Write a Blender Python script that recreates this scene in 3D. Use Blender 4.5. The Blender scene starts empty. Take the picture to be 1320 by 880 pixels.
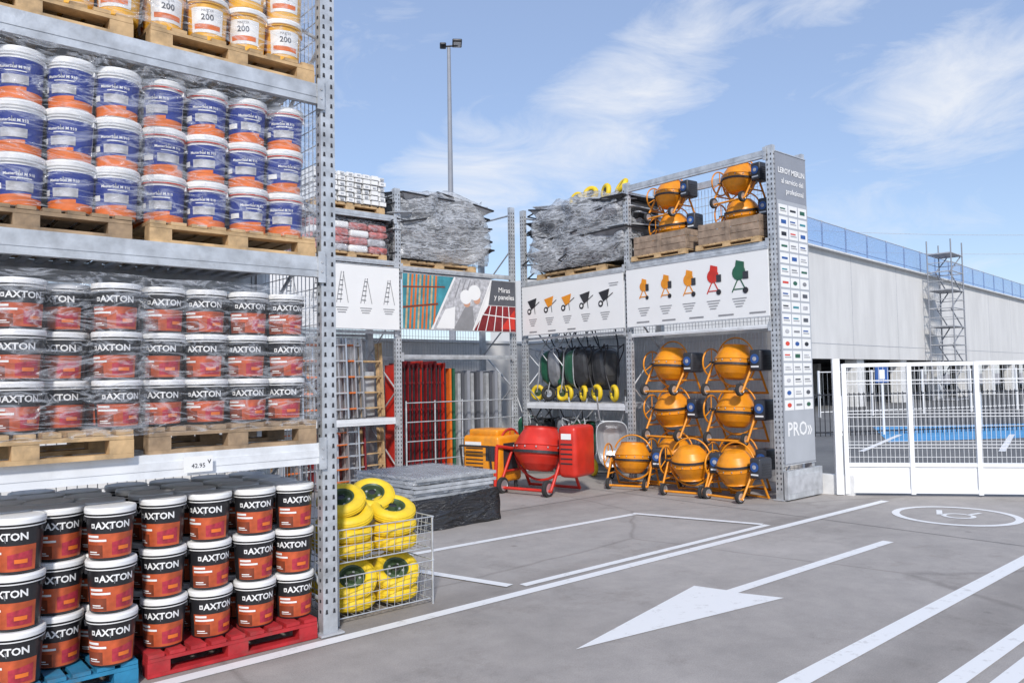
import bpy, math, random
from mathutils import Vector, Matrix, noise
random.seed(7)
R=math.radians
scene=bpy.context.scene
COL=scene.collection
# ---------------------------------------------------------------- materials
def base_mat(name):
    m=bpy.data.materials.new(name); m.use_nodes=True
    nt=m.node_tree; return m,nt,nt.nodes['Principled BSDF']
def mat(name,c,rough=.5,metal=0,var=.12,scale=6,bump=.0,bscale=40,spec=.5,dirt=0):
    m,nt,b=base_mat(name); N=nt.nodes; L=nt.links
    tc=N.new('ShaderNodeTexCoord')
    n=N.new('ShaderNodeTexNoise'); n.inputs['Scale'].default_value=scale; n.inputs['Detail'].default_value=6
    L.new(tc.outputs['Object'],n.inputs['Vector'])
    cr=N.new('ShaderNodeValToRGB'); e=cr.color_ramp.elements
    e[0].position=.3; e[1].position=.7
    e[0].color=[max(0,x*(1-var)) for x in c]+[1]; e[1].color=[min(1,x*(1+var)) for x in c]+[1]
    L.new(n.outputs['Fac'],cr.inputs['Fac']); out=cr.outputs['Color']
    if dirt>0:
        n2=N.new('ShaderNodeTexNoise'); n2.inputs['Scale'].default_value=scale*.6; n2.inputs['Detail'].default_value=9; n2.inputs['Roughness'].default_value=.7
        L.new(tc.outputs['Object'],n2.inputs['Vector'])
        r2=N.new('ShaderNodeValToRGB'); r2.color_ramp.elements[0].position=.5; r2.color_ramp.elements[1].position=.72
        r2.color_ramp.elements[1].color=(dirt,dirt,dirt,1)
        L.new(n2.outputs['Fac'],r2.inputs['Fac'])
        mx=N.new('ShaderNodeMixRGB'); mx.inputs['Color2'].default_value=(.12,.10,.08,1)
        L.new(r2.outputs['Color'],mx.inputs['Fac']); L.new(out,mx.inputs['Color1']); out=mx.outputs['Color']
    L.new(out,b.inputs['Base Color'])
    b.inputs['Roughness'].default_value=rough; b.inputs['Metallic'].default_value=metal
    b.inputs['Specular IOR Level'].default_value=spec
    if bump>0:
        nb=N.new('ShaderNodeTexNoise'); nb.inputs['Scale'].default_value=bscale; nb.inputs['Detail'].default_value=5
        L.new(tc.outputs['Object'],nb.inputs['Vector'])
        bp=N.new('ShaderNodeBump'); bp.inputs['Strength'].default_value=bump; bp.inputs['Distance'].default_value=.01
        L.new(nb.outputs['Fac'],bp.inputs['Height']); L.new(bp.outputs['Normal'],b.inputs['Normal'])
    return m
M={}
M['galv']=mat('galvanised_steel',(.54,.56,.58),.42,.40,.22,9,.15,60,dirt=.3)
M['galvd']=mat('galvanised_shade',(.46,.47,.49),.5,.15,.2,9)
M['hole']=mat('hole_dark',(.03,.03,.035),.8)
M['beamw']=mat('painted_beam',(.74,.76,.78),.45,.05,.08,5,dirt=.25)
M['white']=mat('white_plastic',(.82,.82,.81),.4,0,.04,8,dirt=.10)
M['whitep']=mat('white_print',(.80,.80,.79),.5,0,.02,3)
M['black']=mat('black_plastic',(.022,.022,.025),.32,0,.2)
M['rubber']=mat('rubber',(.03,.03,.03),.8,0,.3)
M['orange']=mat('orange_label',(.47,.088,.03),.4,0,.35,14)
M['brown']=mat('brown_label',(.20,.045,.02),.4,0,.3,20)
M['magenta']=mat('crimson_print',(.38,.03,.05),.4,0,.4,30)
M['blue']=mat('blue_label',(.02,.04,.25),.35,0,.15)
M['orange2']=mat('orange_bottom',(.70,.16,.025),.35,0,.15)
M['redrim']=mat('red_rim',(.65,.06,.03),.35)
M['ylw']=mat('yellow_bucket',(.80,.42,.03),.35,0,.1)
M['mix']=mat('yellow_enamel',(.76,.275,.010),.36,0,.14,7,.05,dirt=.3)
M['red']=mat('red_enamel',(.58,.028,.015),.36,0,.15,7,dirt=.2)
M['dkred']=mat('dark_red',(.20,.014,.018),.45,0,.3)
M['green']=mat('green_enamel',(.02,.11,.06),.35,0,.25,dirt=.2)
M['gear']=mat('dark_steel',(.05,.05,.055),.45,.5,.2)
M['traydk']=mat('dark_tray',(.05,.052,.056),.4,.2,.3,dirt=.2)
M['traygr']=mat('galvanised_tray',(.30,.31,.33),.4,.4,.25,dirt=.3)
M['motor']=mat('motor_housing',(.035,.037,.045),.4)
M['lblue']=mat('badge_blue',(.025,.09,.30),.45)
M['wood']=mat('pallet_wood',(.52,.35,.18),.75,0,.3,12,.3,30,dirt=.5)
M['woodd']=mat('weathered_wood',(.33,.23,.14),.8,0,.35,12,.3,30,dirt=.5)
M['crate']=mat('crate_wood',(.30,.22,.16),.8,0,.4,9,.3,30,dirt=.4)
M['pblue']=mat('pallet_blue',(.02,.19,.34),.6,0,.25,12,.2,dirt=.5)
M['pred']=mat('pallet_red',(.42,.02,.025),.6,0,.25,12,.2,dirt=.35)
M['silver']=mat('aluminium',(.6,.61,.63),.32,.7,.1)
M['grey']=mat('panel_grey',(.27,.285,.32),.5,0,.06,3)
M['greyl']=mat('panel_light_grey',(.40,.42,.45),.5,0,.06,3)
M['greyd']=mat('print_darkgrey',(.09,.095,.11),.5)
M['greym']=mat('print_midgrey',(.45,.45,.47),.5,0,.35,18)
M['ink']=mat('print_black',(.02,.02,.025),.5)
M['inkg']=mat('print_grey_text',(.25,.25,.26),.5)
M['teal']=mat('print_teal',(.05,.25,.30),.5,0,.3)
M['skin']=mat('print_skin',(.55,.30,.20),.5)
M['gatew']=mat('white_coated_steel',(.80,.81,.82),.4,0,.04,4,dirt=.12)
M['column']=mat('white_column',(.74,.74,.73),.7)
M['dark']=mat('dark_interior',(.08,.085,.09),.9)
M['tyrey']=mat('yellow_tyre',(.80,.56,.02),.55,0,.14,10,dirt=.25)
M['rimg']=mat('green_rim',(.06,.10,.05),.45,.1,.25)
M['cardb']=mat('cardboard',(.40,.27,.15),.8,0,.2)
M['pinkbag']=mat('red_sacks',(.45,.14,.13),.5,0,.6,14)
M['bluegnd']=mat('blue_paint',(.08,.32,.60),.7,0,.15,2,dirt=.2)
M['sacks']=mat('tray_grey',(.42,.44,.46),.4,.2,.4,5)
def concrete_mat():
    m,nt,b=base_mat('precast_concrete'); N=nt.nodes; L=nt.links
    tc=N.new('ShaderNodeTexCoord')
    mp=N.new('ShaderNodeMapping'); mp.inputs['Scale'].default_value=(1,1,.25); L.new(tc.outputs['Object'],mp.inputs['Vector'])
    n=N.new('ShaderNodeTexNoise'); n.inputs['Scale'].default_value=.9; n.inputs['Detail'].default_value=8; n.inputs['Roughness'].default_value=.65
    L.new(mp.outputs[0],n.inputs['Vector'])
    cr=N.new('ShaderNodeValToRGB'); e=cr.color_ramp.elements
    e[0].position=.3;e[0].color=(.60,.595,.585,1);e[1].position=.7;e[1].color=(.74,.735,.72,1)
    L.new(n.outputs['Fac'],cr.inputs['Fac']); L.new(cr.outputs[0],b.inputs['Base Color']); b.inputs['Roughness'].default_value=.85
    return m
M['conc']=concrete_mat()
def ground_mat(name,c0,c1,stain=.5,crack=True):
    m,nt,b=base_mat(name); N=nt.nodes; L=nt.links
    tc=N.new('ShaderNodeTexCoord')
    def nz(s,d=8,r=.6):
        n=N.new('ShaderNodeTexNoise'); n.inputs['Scale'].default_value=s; n.inputs['Detail'].default_value=d; n.inputs['Roughness'].default_value=r
        L.new(tc.outputs['Object'],n.inputs['Vector']); return n
    def ramp(src,p0,p1,a,bb):
        r=N.new('ShaderNodeValToRGB'); e=r.color_ramp.elements; e[0].position=p0;e[1].position=p1;e[0].color=list(a)+[1];e[1].color=list(bb)+[1]
        L.new(src,r.inputs['Fac']); return r.outputs['Color']
    def mul(a,bb,f=1):
        x=N.new('ShaderNodeMixRGB'); x.blend_type='MULTIPLY'; x.inputs['Fac'].default_value=f
        L.new(a,x.inputs['Color1']); L.new(bb,x.inputs['Color2']); return x.outputs['Color']
    col=ramp(nz(.35,9,.6).outputs['Fac'],.32,.68,c0,c1)
    col=mul(col,ramp(nz(3.2,10,.75).outputs['Fac'],.3,.65,(.82,.82,.82),(1.06,1.05,1.04)))
    col=mul(col,ramp(nz(1.3,10,.8).outputs['Fac'],.54,.74,(1,1,1),(.64,.62,.60)),stain)
    col=mul(col,ramp(nz(120,4,.7).outputs['Fac'],.3,.7,(.80,.80,.80),(1.13,1.13,1.13)))
    v=N.new('ShaderNodeTexVoronoi'); v.inputs['Scale'].default_value=1.7; L.new(tc.outputs['Object'],v.inputs['Vector'])
    col=mul(col,ramp(v.outputs['Distance'],.02,.07,(.55,.54,.53),(1,1,1)),stain)
    if crack:
        v=N.new('ShaderNodeTexVoronoi'); v.feature='DISTANCE_TO_EDGE'; v.inputs['Scale'].default_value=.16
        mx=N.new('ShaderNodeMixRGB'); mx.inputs['Fac'].default_value=.14; L.new(tc.outputs['Object'],mx.inputs['Color1']); L.new(nz(1.4).outputs['Color'],mx.inputs['Color2'])
        L.new(mx.outputs[0],v.inputs['Vector'])
        col=mul(col,ramp(v.outputs['Distance'],.0008,.0022,(.62,.61,.60),(1,1,1)),.6)
        w=N.new('ShaderNodeTexWave'); w.wave_type='RINGS'; w.inputs['Scale'].default_value=.11; w.inputs['Distortion'].default_value=5; w.inputs['Detail'].default_value=3; w.inputs['Detail Scale'].default_value=.6
        L.new(tc.outputs['Object'],w.inputs['Vector'])
        col=mul(col,ramp(w.outputs['Fac'],.93,.995,(1,1,1),(.76,.75,.74)),.7)
    L.new(col,b.inputs['Base Color']); b.inputs['Roughness'].default_value=.8
    bp=N.new('ShaderNodeBump'); bp.inputs['Strength'].default_value=.25; bp.inputs['Distance'].default_value=.01
    L.new(nz(90,6,.7).outputs['Fac'],bp.inputs['Height']); L.new(bp.outputs['Normal'],b.inputs['Normal'])
    return m
M['ground']=ground_mat('worn_concrete_paving',(.33,.305,.282),(.44,.408,.38),.85)
M['asph']=ground_mat('asphalt',(.13,.13,.13),(.19,.19,.185),.4,False)
def paint_mat():
    m,nt,b=base_mat('road_paint'); N=nt.nodes; L=nt.links
    tc=N.new('ShaderNodeTexCoord'); n=N.new('ShaderNodeTexNoise'); n.inputs['Scale'].default_value=9; n.inputs['Detail'].default_value=10; n.inputs['Roughness'].default_value=.75
    L.new(tc.outputs['Object'],n.inputs['Vector'])
    cr=N.new('ShaderNodeValToRGB'); e=cr.color_ramp.elements; e[0].position=.29;e[0].color=(.5,.48,.46,1);e[1].position=.44;e[1].color=(.78,.78,.77,1)
    L.new(n.outputs['Fac'],cr.inputs['Fac']); L.new(cr.outputs[0],b.inputs['Base Color']); b.inputs['Roughness'].default_value=.6
    return m
M['paint']=paint_mat()
def film_mat(name,lo,hi,tint=(.8,.82,.85),p0=.0,p1=.07,rough=.1,bd=.06):
    m=bpy.data.materials.new(name); m.use_nodes=True; nt=m.node_tree; N=nt.nodes; L=nt.links
    b=N['Principled BSDF']; out=N['Material Output']
    tc=N.new('ShaderNodeTexCoord'); mp=N.new('ShaderNodeMapping'); mp.inputs['Rotation'].default_value=(.3,.5,.2); mp.inputs['Scale'].default_value=(1.6,1.6,6)
    L.new(tc.outputs['Object'],mp.inputs['Vector'])
    n=N.new('ShaderNodeTexNoise'); n.inputs['Scale'].default_value=1.8; n.inputs['Detail'].default_value=5; n.inputs['Distortion'].default_value=2.2
    L.new(mp.outputs[0],n.inputs['Vector'])
    s=N.new('ShaderNodeMath'); s.operation='SUBTRACT'; s.inputs[1].default_value=.5; L.new(n.outputs['Fac'],s.inputs[0])
    a=N.new('ShaderNodeMath'); a.operation='ABSOLUTE'; L.new(s.outputs[0],a.inputs[0])
    cr=N.new('ShaderNodeValToRGB'); e=cr.color_ramp.elements; e[0].position=p0;e[1].position=p1
    e[0].color=(hi,hi,hi,1);e[1].color=(lo,lo,lo,1); L.new(a.outputs[0],cr.inputs['Fac'])
    tr=N.new('ShaderNodeBsdfTransparent'); mx=N.new('ShaderNodeMixShader')
    b.inputs['Base Color'].default_value=(*tint,1); b.inputs['Roughness'].default_value=rough; b.inputs['Specular IOR Level'].default_value=.9
    bp=N.new('ShaderNodeBump'); bp.inputs['Strength'].default_value=1; bp.inputs['Distance'].default_value=bd
    L.new(n.outputs['Fac'],bp.inputs['Height']); L.new(bp.outputs[0],b.inputs['Normal'])
    L.new(cr.outputs[0],mx.inputs[0]); L.new(tr.outputs[0],mx.inputs[1]); L.new(b.outputs[0],mx.inputs[2]); L.new(mx.outputs[0],out.inputs['Surface'])
    return m
M['film']=film_mat('stretch_film',.05,.36,(.72,.75,.8))
M['film2']=film_mat('stretch_film_heavy',.24,.70,(.60,.62,.65),0,.11,.2,.035)
M['filmk']=film_mat('black_film',.96,1,(.02,.02,.022),rough=.25)
M['net']=film_mat('safety_net',.50,.58,(.12,.28,.62),rough=.8)
# ---------------------------------------------------------------- mesh builder
class MB:
    def __init__(s): s.v=[];s.f=[];s.m=[];s.sm=[];s.mats=[]
    def mi(s,k):
        if k not in s.mats: s.mats.append(k)
        return s.mats.index(k)
    def add(s,vs,fs,k,T=None,smooth=False):
        o=len(s.v)
        for p in vs:
            p=Vector(p); s.v.append(tuple(T@p) if T is not None else tuple(p))
        i=s.mi(k)
        for f in fs: s.f.append([a+o for a in f]); s.m.append(i); s.sm.append(smooth)
    def box(s,c,d,k,T=None):
        x,y,z=c; a,b,e=d[0]/2,d[1]/2,d[2]/2
        vs=[(x-a,y-b,z-e),(x+a,y-b,z-e),(x+a,y+b,z-e),(x-a,y+b,z-e),(x-a,y-b,z+e),(x+a,y-b,z+e),(x+a,y+b,z+e),(x-a,y+b,z+e)]
        s.add(vs,[(0,3,2,1),(4,5,6,7),(0,1,5,4),(1,2,6,5),(2,3,7,6),(3,0,4,7)],k,T)
    def rbox(s,c,d,k,r=.03,T=None):
        x,y,z=c; hx,hy,hz=d[0]/2,d[1]/2,d[2]/2
        import bmesh
        bm=bmesh.new(); bmesh.ops.create_cube(bm,size=1)
        for v in bm.verts: v.co=Vector((x+v.co.x*2*hx,y+v.co.y*2*hy,z+v.co.z*2*hz))
        bmesh.ops.bevel(bm,geom=bm.edges[:],offset=r,segments=3,affect='EDGES',profile=.5)
        bm.verts.index_update()
        s.add([v.co.copy() for v in bm.verts],[[v.index for v in f.verts] for f in bm.faces],k,T,True); bm.free()
    def seg(s,p,q,r,k,n=8,T=None,r2=None,caps=True):
        p=Vector(p);q=Vector(q); d=q-p
        if d.length<1e-6:return
        r2=r if r2 is None else r2
        z=d.normalized(); a=z.orthogonal().normalized(); b=z.cross(a)
        vs=[];fs=[]
        for i in range(n):
            t=2*math.pi*i/n; w=a*math.cos(t)+b*math.sin(t); vs+= [p+w*r,q+w*r2]
        for i in range(n):
            j=(i+1)%n; fs.append((2*i,2*j,2*j+1,2*i+1))
        s.add(vs,fs,k,T,True)
        if caps: s.add(vs,[[2*i for i in range(n)][::-1],[2*i+1 for i in range(n)]],k,T)
    def tube(s,pts,r,k,n=8,T=None):
        for i in range(len(pts)-1): s.seg(pts[i],pts[i+1],r,k,n,T)
    def arc(s,c,axis,Rr,r,k,a0=0,a1=360,n=24,T=None,m=8,ref=None):
        axis=Vector(axis).normalized(); a=(Vector(ref) if ref else axis.orthogonal()).normalized(); b=axis.cross(a)
        vs=[];fs=[];full=abs(a1-a0)>=360; N=n if full else n+1
        for i in range(N):
            t=R(a0+(a1-a0)*i/n); w=a*math.cos(t)+b*math.sin(t)
            for j in range(m):
                u=2*math.pi*j/m; vs.append(Vector(c)+w*(Rr+r*math.cos(u))+axis*(r*math.sin(u)))
        for i in range(n):
            i2=(i+1)%N if full else i+1
            for j in range(m):
                j2=(j+1)%m; fs.append((i*m+j,i2*m+j,i2*m+j2,i*m+j2))
        s.add(vs,fs,k,T,True)
    def lathe(s,prof,ks,n=32,T=None,smooth=True):
        for i in range(len(prof)-1):
            (r0,z0),(r1,z1)=prof[i],prof[i+1]; k=ks[i] if isinstance(ks,list) else ks
            vs=[];fs=[]
            for j in range(n):
                t=2*math.pi*j/n; c,q=math.cos(t),math.sin(t); vs+=[(r0*c,r0*q,z0),(r1*c,r1*q,z1)]
            for j in range(n):
                j2=(j+1)%n; fs.append((2*j,2*j2,2*j2+1,2*j+1))
            s.add(vs,fs,k,T,smooth)
    def patch(s,a0,a1,z0,z1,rf,k,n=10,off=.0015,slant=0):
        vs=[];fs=[]
        for i in range(n+1):
            t=R(a0+(a1-a0)*i/n); dz=slant*(i/n)
            for z in (z0,z1+dz):
                r=rf(z)+off; vs.append((r*math.sin(t),-r*math.cos(t),z))
        for i in range(n): fs.append((2*i,2*i+2,2*i+3,2*i+1))
        s.add(vs,fs,k,None,True)
    def mesh(s,name):
        me=bpy.data.meshes.new(name); me.from_pydata(s.v,[],s.f)
        for k in s.mats: me.materials.append(M[k])
        me.polygons.foreach_set('material_index',s.m); me.polygons.foreach_set('use_smooth',s.sm); me.update()
        return me
def put(name,me,loc=(0,0,0),rz=0,parent=None,sc=1,mw=None):
    if isinstance(me,MB): me=me.mesh(name)
    o=bpy.data.objects.new(name,me); COL.objects.link(o)
    if mw is not None: o.matrix_world=mw
    else:
        o.location=loc; o.rotation_euler=(0,0,rz) if not isinstance(rz,tuple) else rz
        o.scale=(sc,)*3 if not isinstance(sc,tuple) else sc
    if parent: o.parent=parent
    return o
def empty(name,loc=(0,0,0),rz=0):
    o=bpy.data.objects.new(name,None); COL.objects.link(o); o.location=loc; o.rotation_euler=(0,0,rz); o.empty_display_size=.2
    return o
def text_geo(st,size,align='CENTER',bold=0):
    c=bpy.data.curves.new('t','FONT'); c.body=st; c.size=size; c.align_x=align; c.resolution_u=2; c.offset=bold
    o=bpy.data.objects.new('t',c); COL.objects.link(o)
    dg=bpy.context.evaluated_depsgraph_get(); me=bpy.data.meshes.new_from_object(o.evaluated_get(dg))
    vs=[v.co.copy() for v in me.vertices]; fs=[list(p.vertices) for p in me.polygons]
    bpy.data.objects.remove(o); bpy.data.meshes.remove(me); return vs,fs
def text_flat(mb,st,size,x,z,k,y=-.004,align='CENTER',bold=0):
    vs,fs=text_geo(st,size,align,bold); mb.add([(v.x+x,y,v.y+z) for v in vs],fs,k)
def text_bent(mb,st,size,z,rf,k,off=.003,bold=0,ang=0,slope=0):
    vs,fs=text_geo(st,size,'CENTER',bold); out=[]
    for v in vs:
        r=rf(z+v.y)+off; t=v.x/r+R(ang); out.append((r*math.sin(t),-r*math.cos(t),z+v.y+slope*v.x))
    mb.add(out,fs,k)
# ---------------------------------------------------------------- ground
def sheet(name,pts,z,k):
    mb=MB(); mb.add([(x,y,z) for x,y in pts],[list(range(len(pts)))],k); return put(name,mb)
sheet('ground',[(-300,-300),(500,-300),(500,500),(-300,500)],0,'ground')
u=Vector((.632,-.775,0)); nrm=Vector((.775,.632,0)); G0=Vector((10.04,5.08,0))
def gp(k,d): q=G0+u*k+nrm*d; return (q.x,q.y)
sheet('asphalt_road',[gp(-9,2.2),gp(40,2.2),gp(60,90),gp(-50,90)],.004,'asph')
sheet('blue_parking_bay',[(18.2,8.2),(26,3.5),(31,5.0),(23.0,10.8)],.008,'bluegnd')
mk=MB()
def line(p,q,w,z=.004):
    p=Vector((*p,0));q=Vector((*q,0)); d=(q-p).normalized(); nn=Vector((-d.y,d.x,0))*w/2
    mk.add([(p-nn)+Vector((0,0,z)),(q-nn)+Vector((0,0,z)),(q+nn)+Vector((0,0,z)),(p+nn)+Vector((0,0,z))],[(0,1,2,3)],'paint')
line((-3,4.47),(9.9,4.53),.10)
line((4.02,4.66),(7.5,4.69),.08)
line((3.75,6.19),(7.02,6.13),.09)
line((7.03,6.16),(7.47,4.73),.09,.008)
line((3.62,5.8),(3.93,4.71),.09,.008)
line((-1,2.12),(20,2.62),.12)
line((-1,1.60),(20,1.95),.10); line((-1,1.42),(20,1.77),.10)
mk.add([(3.30,3.36,.004),(5.14,3.10,.004),(5.02,3.40,.004),(5.02,3.50,.004),(4.95,3.74,.004)],[(0,1,2,3,4)],'paint')
line((5.02,3.45),(7.55,3.44),.10)
def ring(cx,cy,r0,r1,z=.004,n=48):
    vs=[];fs=[]
    for i in range(n):
        t=2*math.pi*i/n; vs+=[(cx+r0*math.cos(t),cy+r0*math.sin(t),z),(cx+r1*math.cos(t),cy+r1*math.sin(t),z)]
    for i in range(n):
        j=(i+1)%n; fs.append((2*i,2*i+1,2*j+1,2*j))
    mk.add(vs,fs,'paint')
ring(9.4,3.53,.56,.64)
ring(9.4,3.5,.12,.17); line((9.35,3.68),(9.65,3.80),.06); line((9.55,3.45),(9.75,3.40),.05)
for i in range(7):
    a=gp(-1+i*2.6,6); b2=gp(1+i*2.6,10.5); line(a,b2,.12,.012)
put('road_markings',mk)
jm=MB()
for x in (-4,1.1,8.2,13.6): jm.add([(x-.006,-6,.002),(x+.006,-6,.002),(x+.006,12,.002),(x-.006,12,.002)],[(0,1,2,3)],'asph')
for y in (-2,1.05,7.4): jm.add([(-6,y-.006,.003),(14,y-.006,.003),(14,y+.006,.003),(-6,y+.006,.003)],[(0,1,2,3)],'asph')
put('pavement_joints',jm)
# ---------------------------------------------------------------- racks
def rack(origin,rz,posts,depth,height,beams,decks,mesh_back=None,name='pallet_rack',ends=()):
    e=empty(name,origin,rz)
    up=MB(); W=.10
    for i,x in enumerate(posts):
        for y in (W*.4,depth-W*.4):
            up.box((x,y,height/2+.01),(W,.07,height),'galv')
            up.box((x,y,.012),(W+.06,.14,.012),'galvd')
        z=.15
        while z<height-.05:
            for dx in (-.026,.026):
                yy=W*.4-.035-.002
                up.add([(x+dx-.009,yy,z-.014),(x+dx+.009,yy,z-.014),(x+dx+.006,yy,z+.014),(x+dx-.006,yy,z+.014)],[(0,1,2,3)],'hole')
            for sx in (-1,1):
                xx=x+sx*(W/2+.002); y=W*.4
                up.add([(xx,y-.01,z-.01),(xx,y+.01,z-.01),(xx,y+.01,z+.01),(xx,y-.01,z+.01)],[(0,1,2,3)],'hole')
            z+=.065
        z=.25; s=0
        while z+.75<height:
            a=(x,.08,z) ; b=(x,depth-.08,z+.6)
            if s: a=(x,depth-.08,z); b=(x,.08,z+.6)
            up.seg(a,b,.014,'galv',6); s=1-s; z+=.6
        up.seg((x,.08,.2),(x,depth-.08,.2),.016,'galv',6); up.seg((x,.08,height-.12),(x,depth-.08,height-.12),.016,'galv',6)
    put('uprights',up,parent=e)
    bm=MB()
    for (i0,i1,z,h,k) in beams:
        x0,x1=posts[i0]+W/2,posts[i1]-W/2
        for y in (.02,depth-.02):
            bm.box(((x0+x1)/2,y,z),(x1-x0-.004,.045,h),k)
            bm.box(((x0+x1)/2,y-(.0245 if y<.1 else -.0245),z),(x1-x0-.02,.004,h*.35),k)
            for xe,sg in ((x0,1),(x1,-1)):
                bm.box((xe+sg*.004,y-.030,z),(.05,.008,h+.07),'galv')
                if y<.1:
                    for dz in (-.03,.03): bm.seg((xe+sg*.004,y-.034,z+dz),(xe+sg*.004,y-.040,z+dz),.008,'galvd',6)
    put('beams',bm,parent=e)
    if decks:
        dk=MB()
        for dkk in decks:
            i0,i1,z=dkk[:3]; st=dkk[3] if len(dkk)>3 else .10
            x=posts[i0]+.1
            while x<posts[i1]-.08:
                dk.box((x,depth/2,z-.012),(.045,depth-.1,.022),'galvd'); x+=st
        put('decks',dk,parent=e)
    if mesh_back:
        wm=MB()
        for (xa,xb,za,zb) in mesh_back:
            x=xa
            while x<=xb: wm.box((x,depth+.03,(za+zb)/2),(.005,.005,zb-za),'galv'); x+=.06
            z=za
            while z<=zb: wm.box(((xa+xb)/2,depth+.036,z),(xb-xa,.005,.005),'galv'); z+=.12
        put('wire_mesh',wm,parent=e)
    if ends:
        wm=MB()
        for (x,za,zb) in ends:
            y=.1
            while y<depth-.05: wm.box((x,y,(za+zb)/2),(.005,.005,zb-za),'galv'); y+=.06
            z=za
            while z<=zb: wm.box((x+.006,depth/2,z),(.005,depth-.15,.005),'galv'); z+=.12
        put('end_mesh',wm,parent=e)
    return e
LX=2.36
rack((0,4.60,0),0,[-.40,LX],1.12,4.75,[(0,1,1.15,.13,'beamw'),(0,1,2.335,.13,'galv'),(0,1,3.46,.13,'galv')],[(0,1,1.21,.42),(0,1,2.395),(0,1,3.52)],[(-.35,2.3,.2,4.7)],ends=[(LX-.0,.3,4.6)])
rack((0,10.40,0),0,[4.1,6.52,8.88],.95,4.6,[(0,1,4.12,.09,'galv'),(0,1,3.42,.07,'galv'),(0,1,.99,.10,'beamw'),(1,2,3.36,.07,'galv'),(1,2,1.97,.07,'galv'),(0,1,2.34,.05,'galv')],
     [(0,1,4.16),(0,1,3.45),(0,1,1.04),(1,2,3.40)],[(4.15,6.47,.2,4.1),(6.57,8.8,.2,3.2)])
rack((9.03,10.39,0),R(-90),[.05,2.47,4.93],.80,4.55,[(0,1,3.24,.08,'galv'),(0,1,1.14,.10,'beamw'),(1,2,3.28,.09,'galv'),(1,2,4.46,.10,'galv'),(1,2,2.22,.05,'beamw'),(0,1,2.28,.04,'galv')],
     [(0,1,3.28),(0,1,1.19),(1,2,3.325)],[(.1,4.85,.2,4.4)])
def RP(lx,ly,z): return (9.03+ly,10.39-lx,z)
g=MB(); g.box((0,0,.20),(.86,.05,.36),'galv'); g.box((0,-.027,.20),(.80,.006,.22),'galvd'); 
put('rack_foot_guard',g,(9.45,5.36,0))
# ---------------------------------------------------------------- pallets & buckets
def pallet_mesh(k,w=1.0,d=1.05,h=.125):
    mb=MB(); 
    for y in (-d/2+.05,0,d/2-.05):
        mb.box((0,y,.011),(w,.10,.02),k)
        for x in (-w/2+.06,0,w/2-.06): mb.box((x,y,.052),(.12,.098,.061),k)
        mb.box((0,y,.094),(w-.004,.10,.02),k)
    n=9
    for i in range(n):
        x=-w/2+.045+i*(w-.09)/(n-1); mb.box((x,0,.116),(.085,d+random.uniform(-.01,.01),.02),k)
    return mb.mesh('pallet')
PM={k:pallet_mesh(k) for k in ('wood','woodd','pblue','pred')}
HB=.277
def rf(z): return .103+.014*z/.25
def bucket_base(body,lid,rim=None):
    mb=MB()
    mb.lathe([(.0,.0),(.098,.0),(.103,.006),(.1165,.225)],[body]*3,36)
    rim=rim or lid
    mb.lathe([(.1165,.225),(.124,.226),(.125,.232),(.1175,.236),(.1175,.240),(.126,.242),(.1275,.262),(.124,.272),(.114,.2735),(.112,.2715)],
             [rim,rim,body,body,lid,lid,lid,lid,lid],36)
    mb.add([(.112*math.cos(2*math.pi*i/36),.112*math.sin(2*math.pi*i/36),.2715) for i in range(36)],[list(range(36))],lid)
    for sx in (-1,1): mb.box((sx*.121,0,.215),(.014,.03,.022),body)
    mb.arc((0,0,.215),(1,0,0),.127,.0022,'galv',195,345,14,m=4,ref=(0,1,0))
    return mb
b=bucket_base('black','white'); 
b.patch(-72,72,.012,.138,rf,'orange',16)
b.patch(-72,-20,.016,.080,rf,'brown',6,.0025)
b.patch(4,62,.026,.092,rf,'magenta',8,.0025,.02)
b.patch(20,50,.050,.070,rf,'orange2',5,.004)
b.patch(-66,-30,.118,.130,rf,'whitep',6,.0025); b.patch(-66,-10,.098,.109,rf,'whitep',6,.0025)
b.patch(-60,-35,.040,.046,rf,'whitep',4,.004); b.patch(-60,-28,.030,.034,rf,'whitep',4,.004)
text_bent(b,'AXTON',.050,.165,rf,'whitep',.003,.0014,7)
b.patch(-50,-40,.168,.192,rf,'whitep',3,.0025); b.patch(-47,-43,.175,.185,rf,'black',2,.004)
BA=b.mesh('bucket')
def master(rim):
    b=bucket_base('white','white',rim)
    b.patch(-95,95,.048,.212,rf,'blue',18); b.patch(-95,95,.004,.048,rf,'orange2',18,.0015,.0)
    b.patch(-95,30,.046,.050,rf,'orange2',12,.003,.018)
    b.patch(-30,35,.078,.125,rf,'greym',8,.004); b.patch(-75,-42,.085,.115,rf,'whitep',4,.004)
    text_bent(b,'MasterSeal M 910',.021,.158,rf,'whitep',.004,.0004)
    b.patch(-20,30,.142,.147,rf,'whitep',4,.004)
    return b.mesh('bucket')
BB1=master('white'); BB2=master('redrim')
b=bucket_base('ylw','white','ylw')
b.patch(-50,50,.05,.20,rf,'whitep',12); text_bent(b,'200',.05,.125,rf,'greyd',.003,.001); b.patch(-40,40,.07,.10,rf,'orange2',8,.0025); text_bent(b,'MASTER',.02,.175,rf,'inkg',.003)
BC=b.mesh('bucket')
def stack(me,xs,ys,z0,layers,name='paint_bucket_stack',jit=.006,base_rot=R(-18),dy={},sz=1.0):
    e=empty(name,(0,0,0)); n=0
    for l in range(layers):
        for i,x in enumerate(xs):
            for j,y in enumerate(ys):
                n+=1
                yy=y+dy.get(i,0)
                put('bucket_%d'%n,me,(x+random.uniform(-jit,jit),yy+random.uniform(-jit,jit),z0+l*HB*sz+.001),base_rot+random.uniform(-.34,.34),e,sc=(1,1,sz))
    return e
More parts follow.
